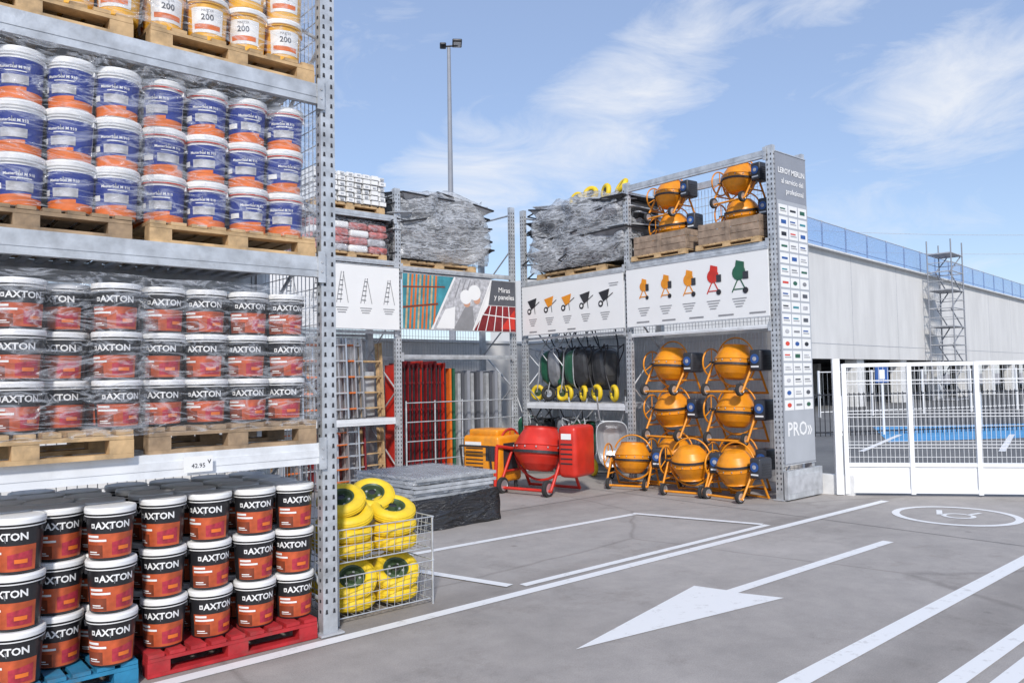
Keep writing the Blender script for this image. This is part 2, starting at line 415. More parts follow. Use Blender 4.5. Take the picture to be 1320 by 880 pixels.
YS=[4.77,5.03,5.29,5.55]
XR=[1.385,1.635,1.885,2.13]; XL=[-.10,.16,.41,.66,.90,1.13]
put('wooden_pallet',PM['pred'],(1.77,5.13,.003),0); put('wooden_pallet',PM['pblue'],(.71,5.10,.003),R(1)); 
put('wooden_pallet',PM['pblue'],(-.38,5.1,.003),0)
stack(BA,[1.40,1.66,1.93,2.19],YS,.130,3)
stack(BA,[.17,.42,.665,.88,1.10],[4.66,4.93,5.19,5.45],.130,3,dy={3:.17,1:.13})
for i,(xs,z,me) in enumerate([(XR,1.21,BA),(XL[1:],1.21,BA),(XR,2.395,BB2),(XL[1:],2.395,BB1),(XR,3.52,BC),(XL[1:],3.52,BC)]):
    left=i%2; k='wood' if i in (1,2,4,5) else 'woodd'
    szz=.95 if i<2 else 1; ex=.03 if i<2 else 0; ps=1.2 if i<2 else 1
    if left:
        put('wooden_pallet',PM[k],(.68,5.13+(-.06 if i==1 else 0),z+.002),0,sc=(1,1,ps))
        stack(me,xs,[y-(.06 if i==1 else .02) for y in YS],z+.128+ex,3 if i<4 else 2,dy=({3:.15} if i==1 else {}),sz=szz)
    else:
        put('wooden_pallet',PM[k],(1.77,5.13,z+.002),0,sc=(1,1,ps)); stack(me,xs,YS,z+.128+ex,3 if i<4 else 2,sz=szz)
def film_mesh(sx,sy,sz,j,k,seed=0,cuts=10,taper=0,bulge=0,openback=False):
    import bmesh
    bm=bmesh.new(); bmesh.ops.create_cube(bm,size=1); bmesh.ops.subdivide_edges(bm,edges=bm.edges[:],cuts=cuts,use_grid_fill=True)
    bmesh.ops.delete(bm,geom=[f for f in bm.faces if f.calc_center_median().z<-.499],context='FACES')
    for v in bm.verts:
        p=v.co.copy()
        q=Vector((p.x,p.y)); m=max(abs(q.x),abs(q.y))
        if m>1e-5:
            ln=q.length; f=.86+.14*(m/ln); q=q*f
        s=1-taper*(p.z+.5)+bulge*math.cos(p.z*3.1)
        zz=p.z*sz
        if bulge and p.z>.3: zz-= (p.x*p.x*.5)*sz*.5
        c=Vector((q.x*sx*s,q.y*sy*s,zz))
        w=noise.noise_vector(Vector((c.x*2.6+seed,c.y*2.6,c.z*3.4)))*j+noise.noise_vector(Vector((c.x*9+seed,c.y*9,c.z*9)))*j*.35
        if p.z<-.45: w.z=0
        v.co=c+w
    me=bpy.data.meshes.new('film'); bm.to_mesh(me); bm.free(); me.materials.append(M[k])
    for p in me.polygons: p.use_smooth=True
    return me
def film(name,x,y,z0,sx,sy,sz,j=.012,k='film',seed=0,taper=0,parent=None,bulge=0,cuts=12):
    return put(name,film_mesh(sx,sy,sz,j,k,seed,cuts,taper,bulge),(x,y,z0+sz/2),parent=parent)
for i,(x,w,z,h) in enumerate([(1.76,1.10,1.33,.86),(.60,1.36,1.33,.86),(1.76,1.10,2.51,.86),(.62,1.36,2.51,.86),(1.76,1.08,3.64,.6),(.62,1.34,3.64,.6)]):
    film('stretch_wrap',x,5.16-(.06 if i in(1,3) else 0),z,w,1.16,h,.018,'film',i*7.3)
t=MB(); t.box((0,0,0),(.16,.004,.09),'whitep'); text_flat(t,'42.95',.035,0,-.02,'ink',-.004); text_flat(t,'v',.05,.06,0,'ink',-.004); put('price_label',t,(1.52,4.55,1.15))
# ---------------------------------------------------------------- signs
def sign_board(name,w,h,T_loc,rz,draw,k='whitep'):
    e=empty(name,T_loc,rz)
    p=MB(); p.box((0,.012,0),(w,.02,h),k); p.box((0,.010,h/2+.008),(w+.01,.03,.012),'galv'); p.box((0,.010,-h/2-.008),(w+.01,.03,.012),'galv'); put('panel',p,parent=e)
    g=MB(); draw(g,w,h); put('print',g,parent=e); return e
def l2(g,p,q,w,k,y=-.003):
    p=Vector((p[0],0,p[1]));q=Vector((q[0],0,q[1])); d=(q-p).normalized(); nn=Vector((-d.z,0,d.x))*w/2
    o=Vector((0,y,0)); g.add([p-nn+o,q-nn+o,q+nn+o,p+nn+o],[(0,1,2,3)],k)
def pl(g,pts,k,y=-.003): g.add([(a,y,b) for a,b in pts],[list(range(len(pts)))],k)
def dc(g,x,z,r,k,y=-.003,n=18,sx=1): pl(g,[(x+sx*r*math.cos(2*math.pi*i/n),z+r*math.sin(2*math.pi*i/n)) for i in range(n)],k,y)
def txtbars(g,x,z,w=.2,n=3):
    for i in range(n): l2(g,(x-w/2*(1-.15*i),z-i*.035),(x+w/2*(1-.2*i),z-i*.035),.011,'inkg')
def draw_ladders(g,w,h):
    for i in range(6):
        x=w*(-.42+.168*i); hh=.38 if i%3 else .46
        l2(g,(x-.09,-.10),(x-.01,-.10+hh),.010,'inkg'); l2(g,(x+.10,-.10),(x+.02,-.10+hh),.010,'inkg'); l2(g,(x-.03,-.10),(x+.03,-.10+hh),.008,'inkg',-.004)
        for j in range(5): l2(g,(x-.075+.012*j,-.05+j*.07),(x+.0+.005*j,-.05+j*.07),.008,'ink',-.005)
        txtbars(g,x,-.17,.20)
def draw_barrows(g,w,h):
    for i,k in enumerate(('ink','mix','mix','gear','ink')):
        x=w*(-.38+.18*i); z=.0
        pl(g,[(x-.13,z+.16),(x+.10,z+.20),(x+.06,z+.05),(x-.04,z+.02)],k,-.004)
        dc(g,x-.09,z-.02,.052,'ink'); dc(g,x-.09,z-.02,.025,'whitep',-.005)
        l2(g,(x-.09,z-.02),(x+.17,z+.13),.014,'gear'); l2(g,(x+.04,z+.05),(x+.06,z-.07),.012,'gear',-.0045)
        txtbars(g,x,-.16,.2,4)
    txtbars(g,w*.42,.28,.2,2)
    for i in range(3): l2(g,(w*(-.42+.2*i),-.375),(w*(-.34+.2*i),-.375),.02,'inkg')
def draw_mixers(g,w,h):
    for i,k in enumerate(('mix','mix','mix','red','green')):
        x=w*(-.36+.17*i); z=.10; s=.85+.09*i
        dc(g,x,z+.06*s,.085*s,k,-.004,14); pl(g,[(x-.05*s,z+.10*s),(x-.03*s,z+.20*s),(x+.07*s,z+.17*s),(x+.07*s,z+.08*s)],k,-.005)
        l2(g,(x,z+.02),(x-.09*s,z-.15*s),.018,k); l2(g,(x,z+.02),(x+.09*s,z-.15*s),.018,k); l2(g,(x-.08,z-.12*s),(x+.08,z-.12*s),.014,k,-.0045)
        dc(g,x+.08*s,z-.14*s,.035*s,'ink',-.006); pl(g,[(x+.05*s,z-.02),(x+.12*s,z-.02),(x+.12*s,z+.08),(x+.05*s,z+.08)],'motor',-.006)
        txtbars(g,x,-.17,.22,4)
    for i in range(5): l2(g,(w*(-.42+.2*i),-.375),(w*(-.32+.2*i),-.375),.02,'inkg')
def draw_banner(g,w,h):
    a,b=-w/2,w/2; c,d=-h/2,h/2
    pl(g,[(a,c),(a+.52,c),(a+.98,d),(a,d)],'teal')
    for i in range(8): l2(g,(a+.05+i*.075,c),(a+.05+i*.075+.06,d),.034,'orange2' if i%3 else 'wood',-.004-.0003*i)
    l2(g,(a,-.1),(a+.66,-.02),.03,'brown',-.007); l2(g,(a,.22),(a+.80,.26),.02,'brown',-.0072)
    pl(g,[(a+.56,c),(a+1.35,c),(a+1.75,d),(a+1.02,d)],'greym',-.0066)
    for i in range(4): l2(g,(a+1.0+i*.1,.10),(a+1.12+i*.1,.40),.02,'inkg',-.0076)
    dc(g,a+1.22,.12,.12,'whitep',-.010); dc(g,a+1.40,.20,.13,'whitep',-.011); dc(g,a+1.24,.02,.07,'skin',-.0090); dc(g,a+1.45,.08,.07,'skin',-.0095)
    pl(g,[(a+.95,c),(a+1.2,-.05),(a+1.36,-.02),(a+1.4,c)],'inkg',-.0082); pl(g,[(a+.62,c+.02),(a+.8,-.1),(a+1.0,-.05),(a+.98,c+.02)],'whitep',-.0086)
    pl(g,[(a+1.38,c),(b,c),(b,.0),(a+1.7,.0)],'dkred'); 
    pl(g,[(a+1.95,c+.04),(b-.02,c+.04),(b-.02,-.05)],'red',-.0036)
    for i in range(5): l2(g,(a+1.45+i*.18,c),(a+1.62+i*.13,0),.016,'whitep',-.0044)
    l2(g,(a+1.55,-.15),(b,-.20),.016,'whitep',-.005)
    pl(g,[(a+1.70,.012),(b,.012),(b,d),(a+1.78,d)],'greyd')
    text_flat(g,'Miras',.12,a+2.05,.24,'whitep',-.005,bold=.001); text_flat(g,'y paneles',.12,a+2.05,.12,'whitep',-.005,bold=.001)
    l2(g,(a+.545,c),(a+1.0,d),.03,'whitep',-.012); l2(g,(a+1.36,c),(a+1.76,d),.03,'whitep',-.012)
sign_board('product_sign',2.36,.95,(5.31,10.33,2.86),0,draw_ladders)
sign_board('photo_banner',2.30,.86,(7.70,10.33,2.84),0,draw_banner)
sign_board('product_sign',2.34,.84,RP(1.26,-.05,2.77),R(-90),draw_barrows)
sign_board('product_sign',2.40,.86,RP(3.70,-.05,2.78),R(-90),draw_mixers)
def draw_end(g,w,h):
    text_flat(g,'LEROY MERLIN',.098,0,h/2-.26,'whitep',bold=.003)
    text_flat(g,'al servicio del',.098,.02,h/2-.39,'whitep',bold=.002)
    text_flat(g,'profesional',.098,.07,h/2-.52,'whitep',bold=.002)
    pl(g,[(-w/2,-h/2+.01),(w/2,-h/2+.01),(w/2,h/2-.62),(-w/2,h/2-.62)],'greyl',-.0025)
    cols=['lblue','teal','inkg','lblue','inkg','greym','lblue','ink','redrim','green','greyd']
    for r in range(17):
        for c in range(3):
            x=-.235+c*.235; z=h/2-.74-r*.158
            pl(g,[(x-.108,z-.066),(x+.108,z-.066),(x+.108,z+.066),(x-.108,z+.066)],'whitep',-.0045)
            k=random.choice(cols); s=random.choice([0,1,2,3,3])
            if s==0: pl(g,[(x-.06,z-.025),(x+.06,z-.025),(x+.06,z+.025),(x-.06,z+.025)],k,-.007)
            elif s==1: dc(g,x,z,.028,k,-.007,sx=1.8)
            elif s==2: l2(g,(x-.07,z),(x+.07,z),.028,k,-.007)
            else: l2(g,(x-.075,z+.012),(x+.05,z+.012),.018,k,-.007); l2(g,(x-.075,z-.018),(x+.075,z-.018),.010,'inkg',-.007)
    text_flat(g,'PRO»',.25,0,-h/2+.36,'whitep',-.005,bold=.004)
sign_board('brand_sign_panel',.74,4.02,(9.445,5.39,2.46),0,draw_end,'grey')
# ---------------------------------------------------------------- concrete mixers
def mixer_mesh(k,cover=False,tilt=-18,frame_k=None):
    mb=MB(); fk=frame_k or k
    T=Matrix.Translation((0,0,.46))@Matrix.Rotation(R(tilt),4,'Y')
    mb.lathe([(0,-.24),(.10,-.24),(.15,-.225),(.215,-.16),(.265,-.08),(.276,-.05)],k,36,T)
    mb.lathe([(.276,-.05),(.297,-.05),(.297,-.02),(.276,-.02)],'gear',36,T,False)
    mb.lathe([(.276,-.02),(.276,.035),(.286,.04),(.276,.05),(.24,.12),(.19,.20),(.18,.225),(.190,.24),(.178,.238),(.165,.22),(.25,.04),(.25,-.1),(0,-.22)],[k]*8+['gear']*4,36,T)
    for i in range(14):
        t=2*math.pi*i/14; mb.seg(T@Vector((.286*math.cos(t),.286*math.sin(t),.01)),T@Vector((.286*math.cos(t),.286*math.sin(t),.026)),.008,'silver',6)
    for sy in (-1,1):
        y=sy*.33
        mb.tube([(-.30,y,.06),(-.05,y*1.02,.44),(.05,y*1.02,.44),(.28,y,.02)],.017,fk)
        mb.seg((-.19,y,.22),(.17,y,.22),.013,fk)
        mb.seg((0,y*1.05,.46),(0,sy*.27,.46),.03,'gear',10)
    for x,z in ((-.30,.06),(.28,.03)): mb.seg((x,-.34,z),(x,.34,z),.017,fk)
    mb.arc((0,0,.46),(1,0,0),.335,.015,fk,180,360,20,ref=(0,1,0))
    for sy in (-1,1):
        W=Matrix.Translation((-.30,sy*.29,.085))@Matrix.Rotation(R(90),4,'X')
        mb.lathe([(.0,-.018),(.055,-.02),(.06,-.026),(.085,-.02),(.088,0),(.085,.02),(.06,.026),(.055,.02),(0,.018)],['silver','silver','rubber','rubber','rubber','rubber','silver','silver'],20,W)
    mb.arc((.0,.40,.47),(0,1,0),.20,.013,k,0,360,28)
    for i in range(3):
        t=R(90+120*i); mb.seg((0,.40,.47),(.2*math.cos(t),.40,.47+.2*math.sin(t)),.009,k,6)
    mb.seg((0,.33,.47),(0,.43,.47),.02,'gear',10)
    if not cover: mb.arc((.02,0,.50),(1,0,0),.31,.012,k,20,160,18,ref=(0,1,0))
    if cover:
        mb.rbox((0.02,-.46,.46),(.42,.22,.54),k,.05)
        for i in range(5): mb.box((-.192,-.46,.34+i*.05),(.004,.14,.014),'gear')
        mb.box((-.193,-.46,.62),(.004,.12,.06),'whitep')
        mb.tube([(-.02,.30,.45),(-.30,.36,.50),(-.34,.36,.03)],.02,k); mb.box((-.34,.36,.03),(.10,.05,.05),k)
    else:
        mb.rbox((-.02,-.44,.48),(.28,.18,.29),'motor',.03)
        mb.seg((-.162,-.44,.50),(-.168,-.44,.50),.066,'lblue',20); mb.seg((-.168,-.44,.50),(-.171,-.44,.50),.030,'greym',14)
        mb.box((-.1615,-.44,.395),(.004,.12,.022),'whitep')
        for i in range(5): mb.box((-.02,-.532,.40+i*.035),(.18,.006,.012),'gear')
    return mb.mesh('mixer')
MX=[mixer_mesh('mix',tilt=t) for t in (6,-10,172)]
def mixer(x,y,z,r=0,s=.98,i=None):
    m=MX[random.randrange(3) if i is None else i]
    put('concrete_mixer',m,(x,y,z),R(r),sc=s)
for z in (.0,.66,1.32):
    mixer(9.36,6.28,z,random.uniform(-8,8),i=0 if z>.3 else 1); mixer(9.38,7.38,z,random.uniform(-8,8),i=2 if z<1 else 0)
mixer(8.76,6.62,0,12,.93,2); mixer(8.72,7.62,0,22,.93,0); mixer(8.80,5.93,0,-5,.9,2)
for y,zz in ((6.12,3.33),(7.30,3.33)):
    put('wooden_pallet',PM['wood'],(9.42,y,zz),R(90),sc=(1.0,.8,.6))
    c=MB()
    for j in range(3):
        for sx in (-1,1): c.box((sx*.36,0,.05+j*.095),(.02,.96,.088),'crate')
        for sy in (-1,1): c.box((0,sy*.49,.05+j*.095),(.70,.02,.088),'crate')
    for sx in (-1,1):
        for sy in (-1,1): c.box((sx*.34,sy*.47,.15),(.03,.03,.29),'crate')
        c.box((sx*.374,0,.145),(.008,.07,.28),'crate')
    c.box((0,0,.012),(.66,.92,.018),'crate')
    put('wooden_crate',c,(9.42,y,zz+.078))
    mixer(9.42,y,zz+.11,4,.84,2); mixer(9.40,y+.03,zz+.59,-5,.84,0)
put('concrete_mixer',mixer_mesh('red',True,8),(7.52,8.30,0),R(14),sc=1.30)
pu=MB()
pu.rbox((0,0,.42),(.52,.62,.62),'mix',.05); pu.rbox((0,0,.76),(.40,.50,.10),'mix',.03)
for i in range(7): pu.box((-.262,.10,.26+i*.05),(.006,.30,.016),'gear')
pu.box((-.262,-.18,.50),(.006,.16,.20),'motor'); pu.box((-.2625,.12,.62),(.006,.28,.05),'whitep'); pu.box((0,-.312,.45),(.30,.006,.36),'motor')
for sx in (-1,1):
    for sy in (-1,1): pu.seg((sx*.2,sy*.24,0),(sx*.2,sy*.24,.12),.025,'gear')
pu.tube([(-.3,-.25,.12),(-.38,-.25,.6),(-.38,.25,.6),(-.3,.25,.12)],.014,'gear')
put('portable_generator',pu,(7.26,9.05,0),R(12),sc=1.08)
# ---------------------------------------------------------------- wheelbarrows
def barrow_mesh(kt,kf,kw):
    mb=MB(); n=32
    def loop(cx,hx,hy,z,e=.62):
        out=[]
        for i in range(n):
            t=2*math.pi*i/n; c,s=math.cos(t),math.sin(t)
            X=math.copysign(abs(c)**e,c); Y=math.copysign(abs(s)**e,s)
            fr=1.0+.12*X
            out.append(Vector((cx+hx*X*fr,hy*Y*(1-.08*X),z+.03*X*(z-.25)/.3)))
        return out
    def shell(off,inner):
        L=[loop(0,.10-off,.07-off,.275+off),loop(0,.24-off,.16-off,.285+off),loop(.01,.33-off,.22-off,.34),loop(.02,.40-off,.27-off,.45),loop(.02,.45-off,.305-off,.60)]
        for a in range(len(L)-1):
            fs=[(i,(i+1)%n,n+(i+1)%n,n+i) for i in range(n)]
            if inner: fs=[f[::-1] for f in fs]
            mb.add(L[a]+L[a+1],fs,kt,None,True)
        mb.add(L[0],[list(range(n))],kt,None,True); return L[-1]
    top=shell(0,False); shell(.008,True)
    mb.tube(top+[top[0]],.013,kf if kt!='silver' else 'galv',6)
    for sy in (-1,1):
        mb.tube([(-.95,sy*.28,.60),(-.80,sy*.28,.60),(-.45,sy*.24,.40),(-.25,sy*.18,.265),(.30,sy*.13,.25),(.64,sy*.07,.19)],.016,kf,8)
        mb.seg((-1.02,sy*.28,.60),(-.88,sy*.28,.60),.02,'rubber',8)
        mb.tube([(-.30,sy*.19,.28),(-.36,sy*.22,0.0),(-.22,sy*.20,.0),(.05,sy*.15,.25)],.013,kf,8)
    mb.seg((-.33,-.21,.10),(-.33,.21,.10),.010,kf); mb.seg((.64,-.09,.19),(.64,.09,.19),.012,kf)
    mb.arc((.56,0,.40),(0,1,0),.20,.011,kf,-60,60,8,ref=(1,0,0))
    mb.arc((.66,0,.19),(0,1,0),.135,.052,kw,n=28,m=10); 
    W=Matrix.Translation((.66,0,.19))@Matrix.Rotation(R(90),4,'X')
    mb.lathe([(0,-.03),(.04,-.03),(.05,-.012),(.11,-.02),(.11,.02),(.05,.012),(.04,.03),(0,.03)],'rimg' if kw=='tyrey' else 'silver',20,W)
    return mb.mesh('barrow')
BW={'g':barrow_mesh('green','galv','tyrey'),'k':barrow_mesh('traydk','gear','tyrey'),'y':barrow_mesh('traygr','gear','tyrey'),'s':barrow_mesh('silver','galv','rubber'),'g2':barrow_mesh('green','galv','rubber')}
def barrow(kind,x,y,z,s=.82,yaw=0,tilt=0):
    B=Matrix(((0,1,0),(0,0,-1),(-1,0,0))).to_4x4()
    mw=Matrix.Translation((x,y,z+.85*s))@Matrix.Rotation(R(yaw),4,'Z')@Matrix.Rotation(R(tilt),4,'X')@B@Matrix.Scale(s,4)
    put('wheelbarrow',BW[kind],mw=mw)
# side-on rows: trays nested along the bay, wheels down
for i,(k,a) in enumerate([('g',20),('g2',20),('g',18),('y',165),('k',160),('k',168),('k',158)]):
    barrow(k,9.36,10.50-i*.335,1.21,.76,a+random.uniform(-6,6),random.uniform(2,8))
for i,(k,a) in enumerate([('k',20),('g',160),('k',165),('g2',18),('y',160),('g',162),('s',-38)]):
    barrow(k,9.20,10.50-i*.335,0.02,.76,a+random.uniform(-6,6),random.uniform(2,8))
def tray_pile(x,y,z,rz,n,w,d,name='wheelbarrow_tray_pile',wheels=0):
    e=empty(name,(x,y,z),rz); mb=MB()
    for c in (-.5,.5):
        for i in range(n):
            zz=.06+i*(.95/n); jx=random.uniform(-.09,.09); a=w*.27; bb=d*.42
            T=Matrix.Translation((c*w*.5+jx,random.uniform(-.07,.07),zz))@Matrix.Rotation(random.uniform(-.22,.22),4,'Y')@Matrix.Rotation(random.uniform(-.15,.15),4,'X')@Matrix.Rotation(random.uniform(-.2,.2),4,'Z')
            k=random.choice(['sacks','traygr','traydk','silver','galvd','traydk'])
            lo=[(-a*.6,-bb*.6,-.02),(a*.6,-bb*.6,-.02),(a*.6,bb*.6,-.02),(-a*.6,bb*.6,-.02)]; hi=[(-a*1.1,-bb*1.1,.20),(a*1.1,-bb*1.1,.20),(a*1.1,bb*1.1,.20),(-a*1.1,bb*1.1,.20)]
            mb.add(lo+hi,[(3,2,1,0)]+[(j,(j+1)%4,4+(j+1)%4,4+j) for j in range(4)],k,T)
            hv=[T@Vector(p) for p in hi]; mb.tube(hv+[hv[0]],.014,'gear' if i%2 else 'galv',6)
            if i%2==0: mb.tube([T@Vector((-a*1.1,-bb,.1)),T@Vector((-a*1.35,-bb*1.1,.03)),T@Vector((-a*1.3,bb*.6,.02))],.014,'gear',6)
    for i in range(8):
        xx=random.uniform(-w*.45,w*.45); mb.arc((xx,-d*.2,1.08),(random.uniform(-.5,.5),1,random.uniform(-.2,.2)),.15,.012,'gear',0,180,10,ref=(1,0,0))
    put('trays',mb,parent=e)
    film('wrap',0,0,.02,w*1.0,d*1.06,1.18,.13,'film2',x*3,.10,e,.08,18)
    wm=MB()
    for i in range(wheels):
        T=Matrix.Translation((w*(-.05+.16*i),-.24,1.18+.03*(i%2)))@Matrix.Rotation(random.uniform(.9,1.5),4,'X')@Matrix.Rotation(random.uniform(-.4,.4),4,'Y')
        wm.arc((0,0,0),(0,0,1),.10,.042,'tyrey',T=T,n=20); wm.lathe([(0,.02),(.08,.02),(.08,-.02),(0,-.02)],'gear',14,T)
    if wheels: put('wheels',wm,parent=e)
    return e
put('wooden_pallet',PM['wood'],(7.35,10.88,3.40),0,sc=(1.5,.8,.8)); tray_pile(7.45,10.86,3.50,0,10,1.80,.85)
put('wooden_pallet',PM['wood'],RP(1.2,.42,3.28),R(90),sc=(1.6,.75,.8)); tray_pile(*RP(1.35,.42,3.38),R(-90),11,2.1,.85,wheels=4)
# ---------------------------------------------------------------- mid rack left bay goods
pr=MB()
for l in range(6):
    for i in range(9):
        z=.03+l*.065; x=-.5+i*.125
        pr.box((x+random.uniform(-.006,.006),random.uniform(-.03,.03),z),(.10,.9,.05),'white'); pr.box((x,-.455,z),(.05,.02,.02),'galvd')
put('aluminium_profile_bundle',pr,(5.72,10.9,4.29),sc=(1.1,1,1.2)); put('wooden_pallet',PM['wood'],(5.72,10.9,4.165),0,sc=(1.2,.85,.9))
put('wooden_pallet',PM['wood'],(5.75,10.9,3.455),0,sc=(1.2,.85,.7))
sk=MB()
for l in range(4):
    for i in range(4): sk.rbox((-.5+i*.33+random.uniform(-.02,.02),-.02,.06+l*.115),(.32,.82,.11),random.choice(['pinkbag','pinkbag','greym','white']),.035)
e=empty('wrapped_sack_pile',(5.72,10.9,3.545)); put('sacks',sk,parent=e); film('wrap',0,0,0,1.4,.9,.5,.03,'film',3,0,e)
def ladder_mesh(h,w,k,kr):
    mb=MB()
    for T in (Matrix.Identity(4),Matrix.Translation((0,.10,0))):
        for sx in (-1,1): mb.box((sx*w/2,0,h/2),(.025,.06,h),k,T)
        n=int(h/.24)
        for i in range(n): mb.box((0,0,.14+i*.24),(w-.026,.058 if kr=='orange2' else .035,.022),kr,T)
    return mb.mesh('ladder')
LM=[ladder_mesh(1.22,.34,'silver','silver'),ladder_mesh(1.15,.38,'wood','wood'),ladder_mesh(1.2,.30,'silver','orange2'),ladder_mesh(1.2,.26,'silver','galvd'),ladder_mesh(1.18,.30,'dkred','silver')]
for i,(x,m) in enumerate([(4.5,0),(4.85,3),(5.18,2),(5.40,0),(5.55,3),(5.72,2),(5.86,0),(6.22,1)]):
    put('step_ladder',LM[m],(x,10.50+.06*(i%4),1.05),(R(-4),0,R(random.uniform(-8,8))))
for i,(x,m) in enumerate([(4.5,0),(4.8,2),(5.1,3),(5.36,4),(5.55,2),(5.72,0),(5.88,4),(6.22,1)]):
    put('step_ladder',LM[m],(x,10.49+.06*(i%4),.02),(R(-4),0,R(random.uniform(-8,8))),sc=(1,1,.75))
cb=MB()
for x,k,z0,hh in ((5.2,'cardb',1.05,.8),(5.52,'pinkbag',1.05,.62),(5.85,'greym',1.05,.9),(4.7,'greym',1.05,.8),(6.2,'sacks',1.05,.7),(5.3,'greym',.02,.7),(5.62,'pinkbag',.02,.8),(5.95,'greym',.02,.6),(4.8,'cardb',.02,.7)): cb.rbox((x,11.0,z0+hh/2),(.30,.3,hh),k,.02)
put('cardboard_box_row',cb)
pn=MB()
for i in range(11):
    x=6.62+i*.085; k='dkred' if i%5 else 'red'; pn.box((x,10.75+.02*(i%2),.95+.03*(i%3)),(.045,.42,1.80),k)
    pn.box((x,10.525+.02*(i%2),.95),(.02,.02,1.7),'gear')
    for j in range(4): pn.box((x,10.528+.02*(i%2),.3+j*.42),(.05,.012,.03),'dkred')
for i in range(2): pn.box((7.60+i*.07,10.75,.93),(.04,.4,1.72),'green' if i else 'orange2')
for i in range(10): pn.box((7.80+i*.10,10.78+.03*(i%2),.9+.02*(i%3)),(.06,.40,1.62),['galv','greyd','grey'][i%3])
put('formwork_panel_row',pn)
fb=MB()
for z in (.35,.65,.95,1.25): fb.seg((6.62,10.36,z),(8.8,10.36,z),.010,'galv',6)
for i in range(5): fb.seg((6.62+i*.54,10.37,.0),(6.62+i*.54,10.37,1.28),.014,'galv',6)
put('retaining_rail',fb)
# ---------------------------------------------------------------- sheet pallet
put('wooden_pallet',PM['woodd'],(5.09,7.62,.003),R(3),sc=(1.08,1.1,.7))
e=empty('steel_grating_stack',(5.09,7.62,.092),R(3))
sb=MB(); z=0
for i in range(6): sb.box((random.uniform(-.03,.03),random.uniform(-.03,.03),z+.020),(1.10,1.12,.036),'gear'); z+=.040
for i in range(6):
    jx,jy=random.uniform(-.04,.04),random.uniform(-.04,.04); sb.box((jx,jy,z+.012),(1.10,1.12,.006),'galvd')
    for sx in (-1,1): sb.box((jx+sx*.55,jy,z+.018),(.015,1.14,.033),'galv'); sb.box((jx,jy+sx*.565,z+.018),(1.08,.012,.033),'galv')
    z+=.038
zt=z
for i in range(24): sb.box((-.54+i*.047,0,zt-.006),(.008,1.10,.02),'silver')
for i in range(12): sb.box((0,-.52+i*.095,zt-.004),(1.10,.008,.018),'silver')
put('sheets',sb,parent=e)
film('black_wrap',0,0,-.085,1.26,1.28,.34,.07,'filmk',5,.02,e); film('clear_wrap',0,0,.25,1.18,1.20,.23,.02,'film',9,0,e)
# ---------------------------------------------------------------- wheel baskets
e=empty('wire_basket_stand',(2.86,5.02,0))
wb=MB(); 
for z0,z1 in ((.04,.31),(.40,.62)):
    a,c=.36,.27
    for t_ in range(5):
        z=z0+(z1-z0)*t_/4; f=1+.06*t_/4
        p=[(-a*f,-c*f,z),(a*f,-c*f,z),(a*f,c*f,z),(-a*f,c*f,z),(-a*f,-c*f,z)]; wb.tube([Vector(q) for q in p],.003 if 0<t_<4 else .005,'galv',5)
    n=12
    for i in range(n+1):
        x=-a+2*a*i/n
        for s in (-1,1): wb.seg((x,s*c,z0),(x*1.06,s*c*1.06,z1),.0022,'galv',4)
        wb.seg((x,-c,z0),(x,c,z0),.0022,'galv',4)
    for i in range(9):
        y=-c+2*c*i/8
        for s in (-1,1): wb.seg((s*a,y,z0),(s*a*1.06,y*1.06,z1),.0022,'galv',4)
for sx in (-1,1):
    for sy in (-1,1): wb.seg((sx*.375,sy*.28,0),(sx*.375,sy*.28,.62),.008,'galv',6)
put('basket',wb,parent=e)
wm=MB(); wm.arc((0,0,0),(0,0,1),.122,.048,'tyrey',n=40,m=14)
for dz in (-.022,-.008,.008,.022):
    wm.arc((0,0,dz),(0,0,1),.122+math.sqrt(.048**2-dz**2),.0028,'tyrey',n=40,m=4)
wm.lathe([(.028,.035),(.03,.035),(.035,.000),(.070,.002),(.080,.030),(.092,.038),(.092,-.038),(.080,-.030),(.070,-.002),(.035,-.000),(.03,-.035),(.028,-.035)],'rimg',24)
wm.lathe([(0,.03),(.028,.03),(.028,-.03),(0,-.03)],'gear',12)
for i in range(5):
    t=i*2*math.pi/5; wm.seg((.053*math.cos(t),.053*math.sin(t),-.008),(.053*math.cos(t),.053*math.sin(t),.010),.009,'galv',8)
WM=wm.mesh('wheel')
WP=[(-.175,-.08,.095,4,0),(.175,-.08,.095,3,0),(-.175,.14,.15,55,0),(.175,.14,.15,55,0),(-.175,-.10,.235,44,-4),(.175,-.10,.235,40,4),
    (-.18,-.07,.455,3,0),(.18,-.07,.455,5,0),(-.18,-.06,.555,6,3),(.18,-.06,.555,8,-3),(-.17,.17,.50,60,0),(.17,.17,.50,60,0),(-.17,-.05,.665,20,0),(.19,-.04,.665,22,4),(-.20,.0,.765,30,-5),(.12,.13,.755,34,6)]
for (x,y,z,tx,ty) in WP:
    put('barrow_wheel',WM,(2.86+x,5.02+y,z),(R(tx),R(ty),R(-26+random.uniform(-10,10))))
